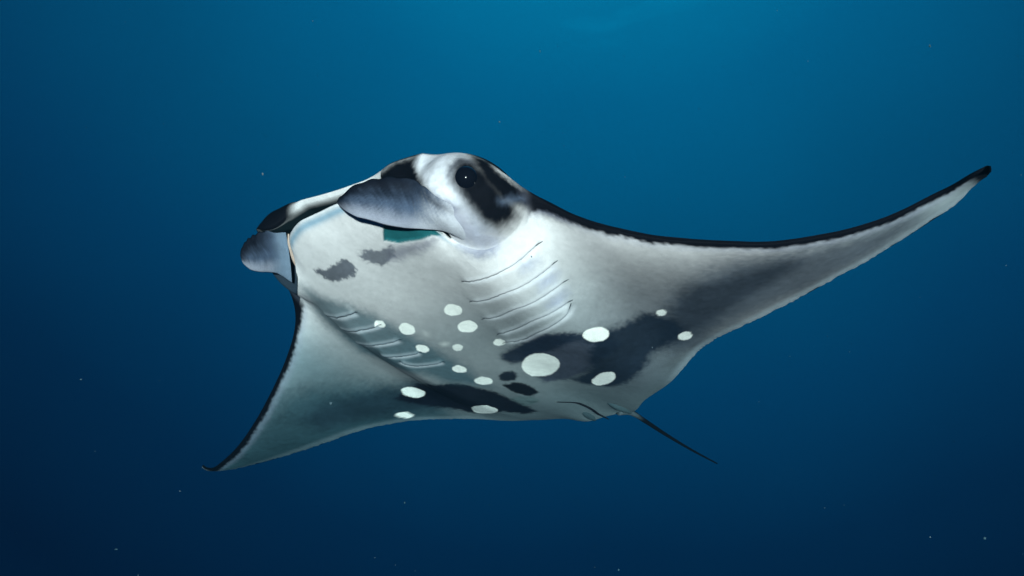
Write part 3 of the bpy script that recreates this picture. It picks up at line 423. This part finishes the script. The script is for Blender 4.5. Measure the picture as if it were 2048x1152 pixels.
# belly marks and head marks
hu = np.array(HEAD_U); hv = np.array(HEAD_V)
Xb = flat[:, :2]
mir = flat.copy(); mir[:, 1] = np.abs(mir[:, 1])
Xh = np.stack([mir@hu, mir@hv], 1)
okb = (part2 == 0).ravel()
okh = ((mir[:, 0] > .28) & (mir[:, 1] > .02) & ~((part2 == 0).ravel() & (edge.ravel() > .30)) & (inside.ravel() < .5) & (lip.ravel()*(flat[:, 1] < .12) < .3))
fwn = np.cross(hv, hu); fwn = fwn if fwn[0] > 0 else -fwn
mn = Nrm.reshape(-1, 3).copy(); mn[:, 1] *= np.sign(flat[:, 1])
okh &= (mn@fwn > -.45) & (flat[:, 1] > 0)
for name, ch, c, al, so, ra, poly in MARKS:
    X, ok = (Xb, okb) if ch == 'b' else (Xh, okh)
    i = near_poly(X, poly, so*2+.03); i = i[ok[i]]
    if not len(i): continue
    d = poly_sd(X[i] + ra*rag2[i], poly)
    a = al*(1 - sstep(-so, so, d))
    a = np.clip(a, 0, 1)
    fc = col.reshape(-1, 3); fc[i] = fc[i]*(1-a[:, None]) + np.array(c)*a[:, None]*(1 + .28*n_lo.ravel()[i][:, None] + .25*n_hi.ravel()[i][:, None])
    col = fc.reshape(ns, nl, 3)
rb = (part2 >= 1)*sstep(.24, .30, -X0[..., 1])*(1-sstep(.485, .515, -X0[..., 1] + .01*n_lo))*(1-inside)*sstep(.3, .5, X0[..., 0])
mix(rb, (.004, .005, .008))
mix(isf*sstep(.50, .54, -X0[..., 1])*(1-sstep(.56, .6, -X0[..., 1]))*sstep(.5, .7, kf)[None], (.6, .63, .65))
mix(isf*sstep(.37, .40, -X0[..., 1])*(1-sstep(.5, .62, kf))[None], (.016, .026, .038))  # shade of the gap under the right fin, painted onto the wall
# dark front edge of the wings, dark wing tips and hind fringe
wid = np.interp(ys, [-1.95, -1.7, -1.2, -.8, -.6, .56, .7, 1.0, 1.4, 1.75, 1.9], [.035, .026, .022, .022, .026, .030, .024, .022, .022, .021, .03])
on = sstep(.50, .57, np.abs(ys))[:, None] * (part2 < 2)
fe = edge + .008*n_hair + .008*n_hi + .006*n_lo
mix(on*.35*(1-sstep(.0, .05, fe - wid[:, None])), (.30, .32, .42))
mix(on*(1-sstep(-.008, .016, fe - wid[:, None])), (.003, .0035, .006))
tipm = sstep(1.80, 1.87, X0[..., 1] + .02*n_hair + .35*(.02-np.minimum(cte, .05)) + .03*n_lo) * (part2 < 2)
mix(tipm*.97, (.004, .005, .008))
fr = (1-sstep(.002, .009, cte + .003*n_hair)) * (part2 == 0) * sstep(1.35, 1.7, X0[..., 1])
mix(fr*.9, (.008, .01, .016))
fr2 = (1-sstep(.02, .07, cte)) * (part2 == 0) * sstep(.35, .6, ay) * (1-tipm)
mix(fr2*.45*np.where(X0[..., 1] > 0, 1, .45), (.38, .46, .50))
# bright spots
for al, poly in WHITE_SPOTS:
    i = near_poly(Xb, poly, .02); i = i[okb[i]]
    d = poly_sd(Xb[i] + .0008*rag2[i], poly)
    a = al*(1 - sstep(-.003, .003, d)) if al > .5 else al*(1 - sstep(-.03, .01, d))
    fc = col.reshape(-1, 3); fc[i] = fc[i]*(1-a[:, None]) + np.array((.95, .96, .88))*a[:, None]*(1 + .07*n_lo.ravel()[i] + .05*n_hi.ravel()[i])[:, None].clip(.8, 1.04)
    col = fc.reshape(ns, nl, 3)

# relief: gill covers that step down behind, the recess in the corner of the mouth, the eye socket, the wavy hind edge
disp = np.zeros(ns*nl)
gill_lines = []
for g in GILLS:
    L3 = resample(g, 40); p = L3[:, :2]; gill_lines.append(L3)
    i = near_poly(Xb, p, .10); i = i[okb[i]]
    X = Xb[i]; best = np.full(len(X), 1e9); sgn = np.ones(len(X)); par = np.zeros(len(X))
    side = 1 if p[-1, 1] > p[0, 1] else -1
    q0, q1 = (p[:-1], p[1:]) if abs(p[-1, 1]) > abs(p[0, 1]) else (p[:-1], p[1:])
    for k, (a, b) in enumerate(zip(q0, q1)):
        e = b-a; w = X-a; h = np.clip((w@e)/(e@e), 0, 1); r = w-h[:, None]*e; dd = (r*r).sum(1)
        up = dd < best
        nrm = np.array([-e[1], e[0]]); nrm = nrm if nrm[0] > 0 else -nrm
        best = np.where(up, dd, best); sgn = np.where(up, np.sign(w@nrm), sgn); par = np.where(up, (k+h)/39, par)
    d = np.sqrt(best)*sgn
    end = sstep(0, .12, par)*(1-sstep(.88, 1, par))
    endfade = np.where((par < .001) | (par > .999), 0, 1)
    h_ = np.where(d > 0, .010*np.exp(-np.abs(d)/.028), -.008*np.exp(-(np.abs(d)/.016)**1.5))
    disp[i] += h_*end*endfade
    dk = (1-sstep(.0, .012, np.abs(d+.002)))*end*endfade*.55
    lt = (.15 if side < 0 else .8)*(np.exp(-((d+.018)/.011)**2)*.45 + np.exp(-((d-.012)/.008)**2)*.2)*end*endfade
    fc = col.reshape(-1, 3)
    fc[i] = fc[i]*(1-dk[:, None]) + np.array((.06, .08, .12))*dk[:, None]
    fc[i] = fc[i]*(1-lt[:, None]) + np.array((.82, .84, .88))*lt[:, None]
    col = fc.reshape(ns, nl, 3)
i = near_poly(Xb, MOUTH_CORNER, .03); i = i[okb[i]]
d = poly_sd(Xb[i] + .0015*rag2[i], MOUTH_CORNER)
a = 1-sstep(-.010, .003, d); disp[i] -= .010*a
a = 1-sstep(-.003, .003, d)
fc = col.reshape(-1, 3); fc[i] = fc[i]*(1-a[:, None]) + np.array((.012, .10, .11))*a[:, None]; col = fc.reshape(ns, nl, 3)
for sgn_ in (1, -1):
    ec = np.array(EYE_LEFT)*np.array([1, sgn_, 1]); r = np.linalg.norm(flat - ec, axis=1)
    disp += .006*np.exp(-((r-.030)/.020)**2)
disp = disp.reshape(ns, nl) + .0016*n_lo*(part2 != 1)
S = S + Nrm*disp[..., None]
S[..., 0] += (.007*n_hair[:, 5][:, None] + .004*vnoise(np.stack([ys, ys*0, ys*0], 1), 45, 2)[:, None]) * np.exp(-(cte/.02)**2) * (part2 == 0) * sstep(.4, .7, np.abs(ys))[:, None]

def skin(name, rough=.70, use_attr=True, base=(.5, .5, .5), bump=.22, scale=260):
    m, nt, N, L, out = mat(name)
    b = N('ShaderNodeBsdfPrincipled'); b.inputs['Roughness'].default_value = rough
    b.inputs['Specular IOR Level'].default_value = .05
    tc = N('ShaderNodeTexCoord')
    n1 = N('ShaderNodeTexNoise'); n1.inputs['Scale'].default_value = scale; n1.inputs['Detail'].default_value = 3; L(tc.outputs['Object'], n1.inputs['Vector'])
    n2 = N('ShaderNodeTexNoise'); n2.inputs['Scale'].default_value = 38; n2.inputs['Detail'].default_value = 5; n2.inputs['Roughness'].default_value = .65
    mp = N('ShaderNodeMapping'); mp.inputs['Scale'].default_value = (.75, 1, 1); mp.inputs['Rotation'].default_value = (0, 0, .5); L(tc.outputs['Object'], mp.inputs['Vector']); L(mp.outputs[0], n2.inputs['Vector'])
    r = N('ShaderNodeMapRange'); L(n2.outputs['Fac'], r.inputs['Value']); r.inputs['From Min'].default_value = .25; r.inputs['From Max'].default_value = .75
    r.inputs['To Min'].default_value = .87; r.inputs['To Max'].default_value = 1.07
    r2 = N('ShaderNodeMapRange'); L(n1.outputs['Fac'], r2.inputs['Value']); r2.inputs['From Min'].default_value = .3; r2.inputs['From Max'].default_value = .7
    r2.inputs['To Min'].default_value = .93; r2.inputs['To Max'].default_value = 1.05
    mu = N('ShaderNodeMath', operation='MULTIPLY'); L(r.outputs[0], mu.inputs[0]); L(r2.outputs[0], mu.inputs[1])
    v = N('ShaderNodeVectorMath', operation='SCALE'); L(mu.outputs[0], v.inputs['Scale'])
    if use_attr:
        at = N('ShaderNodeAttribute', attribute_name='skin'); L(at.outputs['Color'], v.inputs[0])
    else: v.inputs[0].default_value = base
    L(v.outputs[0], b.inputs['Base Color'])
    bp = N('ShaderNodeBump'); bp.inputs['Strength'].default_value = bump; bp.inputs['Distance'].default_value = .002
    n3 = N('ShaderNodeTexNoise'); n3.inputs['Scale'].default_value = 46; n3.inputs['Detail'].default_value = 6; n3.inputs['Roughness'].default_value = .7; L(tc.outputs['Object'], n3.inputs['Vector'])
    hm = N('ShaderNodeMath', operation='MULTIPLY_ADD'); L(n3.outputs['Fac'], hm.inputs[0]); hm.inputs[1].default_value = 2.2; L(n1.outputs['Fac'], hm.inputs[2])
    L(hm.outputs[0], bp.inputs['Height']); L(bp.outputs[0], b.inputs['Normal'])
    L(b.outputs[0], out.inputs['Surface'])
    return m
SKIN = skin('ray_skin')
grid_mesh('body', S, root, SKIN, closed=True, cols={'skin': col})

# ---------------------------------------------------------------- gill openings
def tube(pts, radii, n=10, flat_=None, nrm=None):
    p = np.asarray(pts, float); T = np.gradient(p, axis=0); T /= np.linalg.norm(T, axis=1, keepdims=True)
    up = np.array([0, 0, 1.]) if nrm is None else nrm
    A = np.cross(T, up); A /= np.linalg.norm(A, axis=1, keepdims=True); B_ = np.cross(A, T)
    th = np.linspace(0, 2*np.pi, n, endpoint=False)
    r = np.asarray(radii)[:, None, None]; fl = 1 if flat_ is None else flat_
    return p[:, None] + r*(np.cos(th)[None, :, None]*A[:, None] + fl*np.sin(th)[None, :, None]*B_[:, None])
GILLM = skin('gill_lining', rough=.6, use_attr=False, base=(.012, .02, .03), bump=.05)
vsel = np.where(okb & (ay.ravel() < .7))[0]; SV = S.reshape(-1, 3)[vsel]; NVv = Nrm.reshape(-1, 3)[vsel]; XV = flat[vsel]
for L3 in gill_lines:
    q = []
    for P_ in L3:
        j = np.argmin(((XV[:, :2]-P_[:2]-np.array([-.003, 0]))**2).sum(1)); q.append(SV[j] + NVv[j]*.0012)
    q = np.array(q)
    for _ in range(3): q[1:-1] = (q[:-2] + 2*q[1:-1] + q[2:])/4
    rr = (.0050 if L3[-1, 1] > 0 else .0062)*np.sin(np.pi*np.linspace(.02, .98, len(q)))**.5
    grid_mesh('gill_slit', tube(q, rr, 8, .5), root, GILLM, closed=True)

# ---------------------------------------------------------------- eyes
m, nt, N, L, out = mat('eye_wet')
b = N('ShaderNodeBsdfPrincipled'); b.inputs['Base Color'].default_value = (.004, .005, .008, 1); b.inputs['Roughness'].default_value = .06
b.inputs['Coat Weight'].default_value = 1; L(b.outputs[0], out.inputs['Surface']); EYEM = m
for sgn_ in (1, -1):
    j = np.argmin(((flat - np.array(EYE_LEFT)*np.array([1, sgn_, 1]))**2).sum(1)) if sgn_ > 0 else np.argmin(((flat*np.array([1, -1, 1]) - np.array(EYE_LEFT))**2).sum(1))
    n_ = Nrm.reshape(-1, 3)[j]; c = flat[j] - n_*.020
    th = np.linspace(0, np.pi, 25)[:, None, None]; ph = np.linspace(0, 2*np.pi, 40, endpoint=False)[None, :, None]
    a_ = np.cross(n_, [0, 0, 1.]); a_ /= np.linalg.norm(a_); b_ = np.cross(n_, a_)
    G = c + .043*(np.cos(th)*n_ + np.sin(th)*(np.cos(ph)*a_ + np.sin(ph)*b_))
    e = grid_mesh('eye', G, root, EYEM, closed=True, caps=False)

# ---------------------------------------------------------------- cephalic fins
def fin(Up, Lo, bulge, dark_tip, root_c, n=90, nv=60):
    U_ = resample(Up, n); L_ = resample(Lo, n)
    v = np.linspace(0, 1, nv)
    mid = U_[:, None]*(1-v)[None, :, None] + L_[:, None]*v[None, :, None]
    wdt = np.linalg.norm(U_-L_, axis=1)[:, None]
    axis = np.gradient((U_+L_)/2, axis=0); axis /= np.linalg.norm(axis, axis=1, keepdims=True)
    acr = (L_-U_)/np.maximum(np.linalg.norm(L_-U_, axis=1, keepdims=True), 1e-6)
    nn = np.cross(axis, acr); nn /= np.maximum(np.linalg.norm(nn, axis=1, keepdims=True), 1e-6)
    ref = np.array([.65, .53, -.54]); nn *= np.sign(nn@ref)[:, None]
    nn = np.stack([smooth1(nn[:, k], 6) for k in range(3)], 1)
    u = np.linspace(0, 1, n)[:, None]; s = np.sin(np.pi*v)[None]
    lift = bulge*wdt*(s**.9) - .10*wdt*np.exp(-((v[None]-.30)/.16)**2)*np.sin(np.pi*u)**.5
    thick = .5*np.minimum(.020, .20*wdt)*np.sqrt(np.clip(4*v*(1-v), 0, 1))[None]*(1-.35*u)
    ripple = .0035*np.sin(u*46 + 2*np.sin(u*9))*np.exp(-(v[None]/.12)**2)*np.sin(np.pi*u)
    F_ = mid + nn[:, None]*((lift + thick)[..., None]); Bk = mid + nn[:, None]*((lift - thick)[..., None])
    F_ -= acr[:, None]*ripple[..., None]; Bk -= acr[:, None]*ripple[..., None]
    G = np.concatenate([F_, Bk[:, ::-1][:, 1:-1]], 1)
    vv = np.concatenate([v, v[::-1][1:-1]])[None] + 0*u; uu = u + 0*vv
    g3 = G.reshape(-1, 3); a1 = vnoise(g3, 22, 3).reshape(vv.shape)
    st = vnoise(np.stack([uu.ravel()*95 + vv.ravel()*16, vv.ravel()*4, 0*uu.ravel()], 1), 1.0, 2).reshape(vv.shape)
    base = np.array([.052, .074, .115])*(1+.3*a1+.32*st)[..., None]
    def mx(c_, k_, col_): return c_*(1-k_[..., None]) + np.array(col_)*k_[..., None]
    c_ = mx(base, .85*sstep(.62, .98, vv + .05*st), (.30, .32, .38))
    c_ = mx(c_, .75*(1-sstep(.02, .30, uu + .06*a1 + .04*st)), (.24, .27, .34))
    c_ = mx(c_, .95*sstep(.15, .62, uu + .12*a1)*(1-sstep(.06, .60, vv + .10*st - .12*uu)), (.003, .004, .008))
    c_ = mx(c_, dark_tip*sstep(.70, .97, uu + .05*a1)*(1-sstep(.75, 1.0, vv)*.5), (.003, .004, .008))
    c_ = mx(c_, .95*(1-sstep(.0, .035, vv + .012*st))*sstep(.25, .45, uu), (.003, .004, .006))
    c_ = mx(c_, .6*sstep(.985, 1.0, vv), (.006, .008, .012))
    bk = np.zeros_like(vv); bk[:, nv:] = 1
    c_ = mx(c_, (1-sstep(.05, .36, uu - .16*vv + .05*a1 + .05*st)), root_c)
    c_ = mx(c_, bk, (.012, .014, .022))
    return G, c_
FINM = skin('fin_skin', rough=.7, bump=.2, scale=220)
G, c_ = fin(FIN_LEFT_UPPER, FIN_LEFT_LOWER, .09, .8, (.50, .52, .56))
grid_mesh('cephalic_fin', G, root, FINM, closed=True, cols={'skin': c_})
G, c_ = fin(FIN_RIGHT_UPPER, FIN_RIGHT_LOWER, .14, .9, (.13, .18, .24))
grid_mesh('cephalic_fin', G, root, FINM, closed=True, cols={'skin': c_})

q = resample(MOUTH_FOLD, 40)
G = tube(q, .0085*np.sin(np.pi*np.linspace(.06, .97, 40))**.7, 12)
cc = np.tile(np.array([.55, .42, .34]), (40, 12, 1))*(1+.15*vnoise(G.reshape(-1, 3), 60, 2).reshape(40, 12))[..., None]
grid_mesh('mouth_fold', G, root, SKIN, closed=True, cols={'skin': cc})

# ---------------------------------------------------------------- tail and pelvic fins
q = resample(TAIL, 80); u = np.linspace(0, 1, 80)
G = tube(q, np.interp(u, [0, .06, .15, .5, 1], [.020, .015, .011, .0075, .0035]), 14)
c_ = np.tile(np.array([.004, .005, .008]), (80, 14, 1)); k_ = (1-sstep(.10, .2, u))[:, None]*(np.sin(np.linspace(0, 2*np.pi, 14, endpoint=False))[None] < .2)
c_ = c_*(1-k_[..., None]) + np.array([.07, .09, .10])*k_[..., None]
grid_mesh('tail', G, root, SKIN, closed=True, cols={'skin': c_})
def leaf(p0, p1, width, sag, colr, n=40, nv=24):
    p0, p1 = np.array(p0), np.array(p1); u = np.linspace(0, 1, n)[:, None]; v = np.linspace(-1, 1, nv)[None]
    ax = (p1-p0)/np.linalg.norm(p1-p0); ac = np.cross(ax, [0, 0, 1.]); ac /= np.linalg.norm(ac)
    w = width*np.sin(np.pi*np.clip(u*.86+.07, 0, 1))**.7
    c = p0 + (p1-p0)*u[..., None] + ac*(w*v)[..., None] + np.array([0, 0, -1])*(sag*np.sin(np.pi*u)*(1-v*v))[..., None]
    th = (.006*np.sqrt(np.clip(1-v*v, 0, 1))*np.sin(np.pi*np.clip(u, .03, .97)))[..., None]*np.array([0, 0, 1.])
    G = np.concatenate([c-th, (c+th)[:, ::-1][:, 1:-1]], 1)
    cc = np.tile(np.array(colr), (n, G.shape[1], 1))*(1+.1*vnoise(G.reshape(-1, 3), 30, 2).reshape(n, -1))[..., None]
    return G, cc
for p0, p1, w in (((-.80, .07, -.035), (-1.00, .085, -.016), .022), ((-.80, -.075, -.035), (-.985, -.10, -.022), .024)):
    G, cc = leaf(p0, p1, w, .008, (.05, .08, .09)); grid_mesh('pelvic_fin', G, root, SKIN, closed=True, cols={'skin': cc})
q = resample(CLASPER, 30); q[:, 2] -= .012*np.linspace(0, 1, 30)
G = tube(q, .0048*np.sin(np.pi*np.linspace(.12, .93, 30))**.6, 10); cc = np.tile(np.array([.006, .007, .01]), (30, 10, 1)); cc[:1] = (.1, .12, .12)
grid_mesh('clasper', G, root, SKIN, closed=True, cols={'skin': cc})

# ---------------------------------------------------------------- drifting specks
def specks():
    ico = np.array([(0, 0, 1), (.894, 0, .447), (.276, .851, .447), (-.724, .526, .447), (-.724, -.526, .447), (.276, -.851, .447),
                    (.724, .526, -.447), (-.276, .851, -.447), (-.894, 0, -.447), (-.276, -.851, -.447), (.724, -.526, -.447), (0, 0, -1)])
    fc = [(0,1,2),(0,2,3),(0,3,4),(0,4,5),(0,5,1),(1,6,2),(2,7,3),(3,8,4),(4,9,5),(5,10,1),(6,7,2),(7,8,3),(8,9,4),(9,10,5),(10,6,1),(11,7,6),(11,8,7),(11,9,8),(11,10,9),(11,6,10)]
    vs, fs = [], []
    n = 0
    while n < 1700:
        p = rng.uniform((-6.5, .9, -3.5), (6.5, 7.6, 5))
        if np.linalg.norm(p) < 1.3: continue
        r = rng.choice([.0012, .0018, .0026, .0042, .008], p=[.42, .33, .16, .06, .03])
        if r > .005 and p[1] < 4.5: continue
        b0 = len(vs); sc_ = rng.uniform(.5, 1.3, 3)
        vs += (p + ico*r*sc_*(1+.25*rng.normal(size=(12, 1)))).tolist(); fs += [(a+b0, b+b0, c+b0) for a, b, c in fc]; n += 1
    me = bpy.data.meshes.new('marine_snow'); me.from_pydata(vs, [], fs); me.update()
    m, nt, N, L, out = mat('drift_particle')
    b = N('ShaderNodeBsdfPrincipled'); b.inputs['Base Color'].default_value = (.05, .09, .11, 1); b.inputs['Roughness'].default_value = .8; L(b.outputs[0], out.inputs['Surface'])
    me.materials.append(m); o = bpy.data.objects.new('marine_snow', me); COL.objects.link(o)
    o['kind'] = 'stuff'; o['label'] = 'tiny pale specks drifting in the blue water'
specks()

# ---------------------------------------------------------------- the body of water between camera, ray and distance
def haze():
    lo, hi = (-9, -.35, -4.5), (9, 8.0, 6.0)
    vs = [(x, y, z) for x in (lo[0], hi[0]) for y in (lo[1], hi[1]) for z in (lo[2], hi[2])]
    fs = [(0, 1, 3, 2), (4, 6, 7, 5), (0, 4, 5, 1), (2, 3, 7, 6), (0, 2, 6, 4), (1, 5, 7, 3)]
    me = bpy.data.meshes.new('haze'); me.from_pydata(vs, [], fs); me.update()
    m, nt, N, L, out = mat('sea_haze')
    v = N('ShaderNodeVolumePrincipled'); v.inputs['Density'].default_value = .13
    v.inputs['Color'].default_value = (.002, .012, .02, 1); v.inputs['Absorption Color'].default_value = (.08, .46, .58, 1)
    L(v.outputs[0], out.inputs['Volume']); me.materials.append(m)
    o = bpy.data.objects.new('haze', me); COL.objects.link(o); o['kind'] = 'stuff'; o['label'] = 'blue water that tints and softens distant things'
haze()
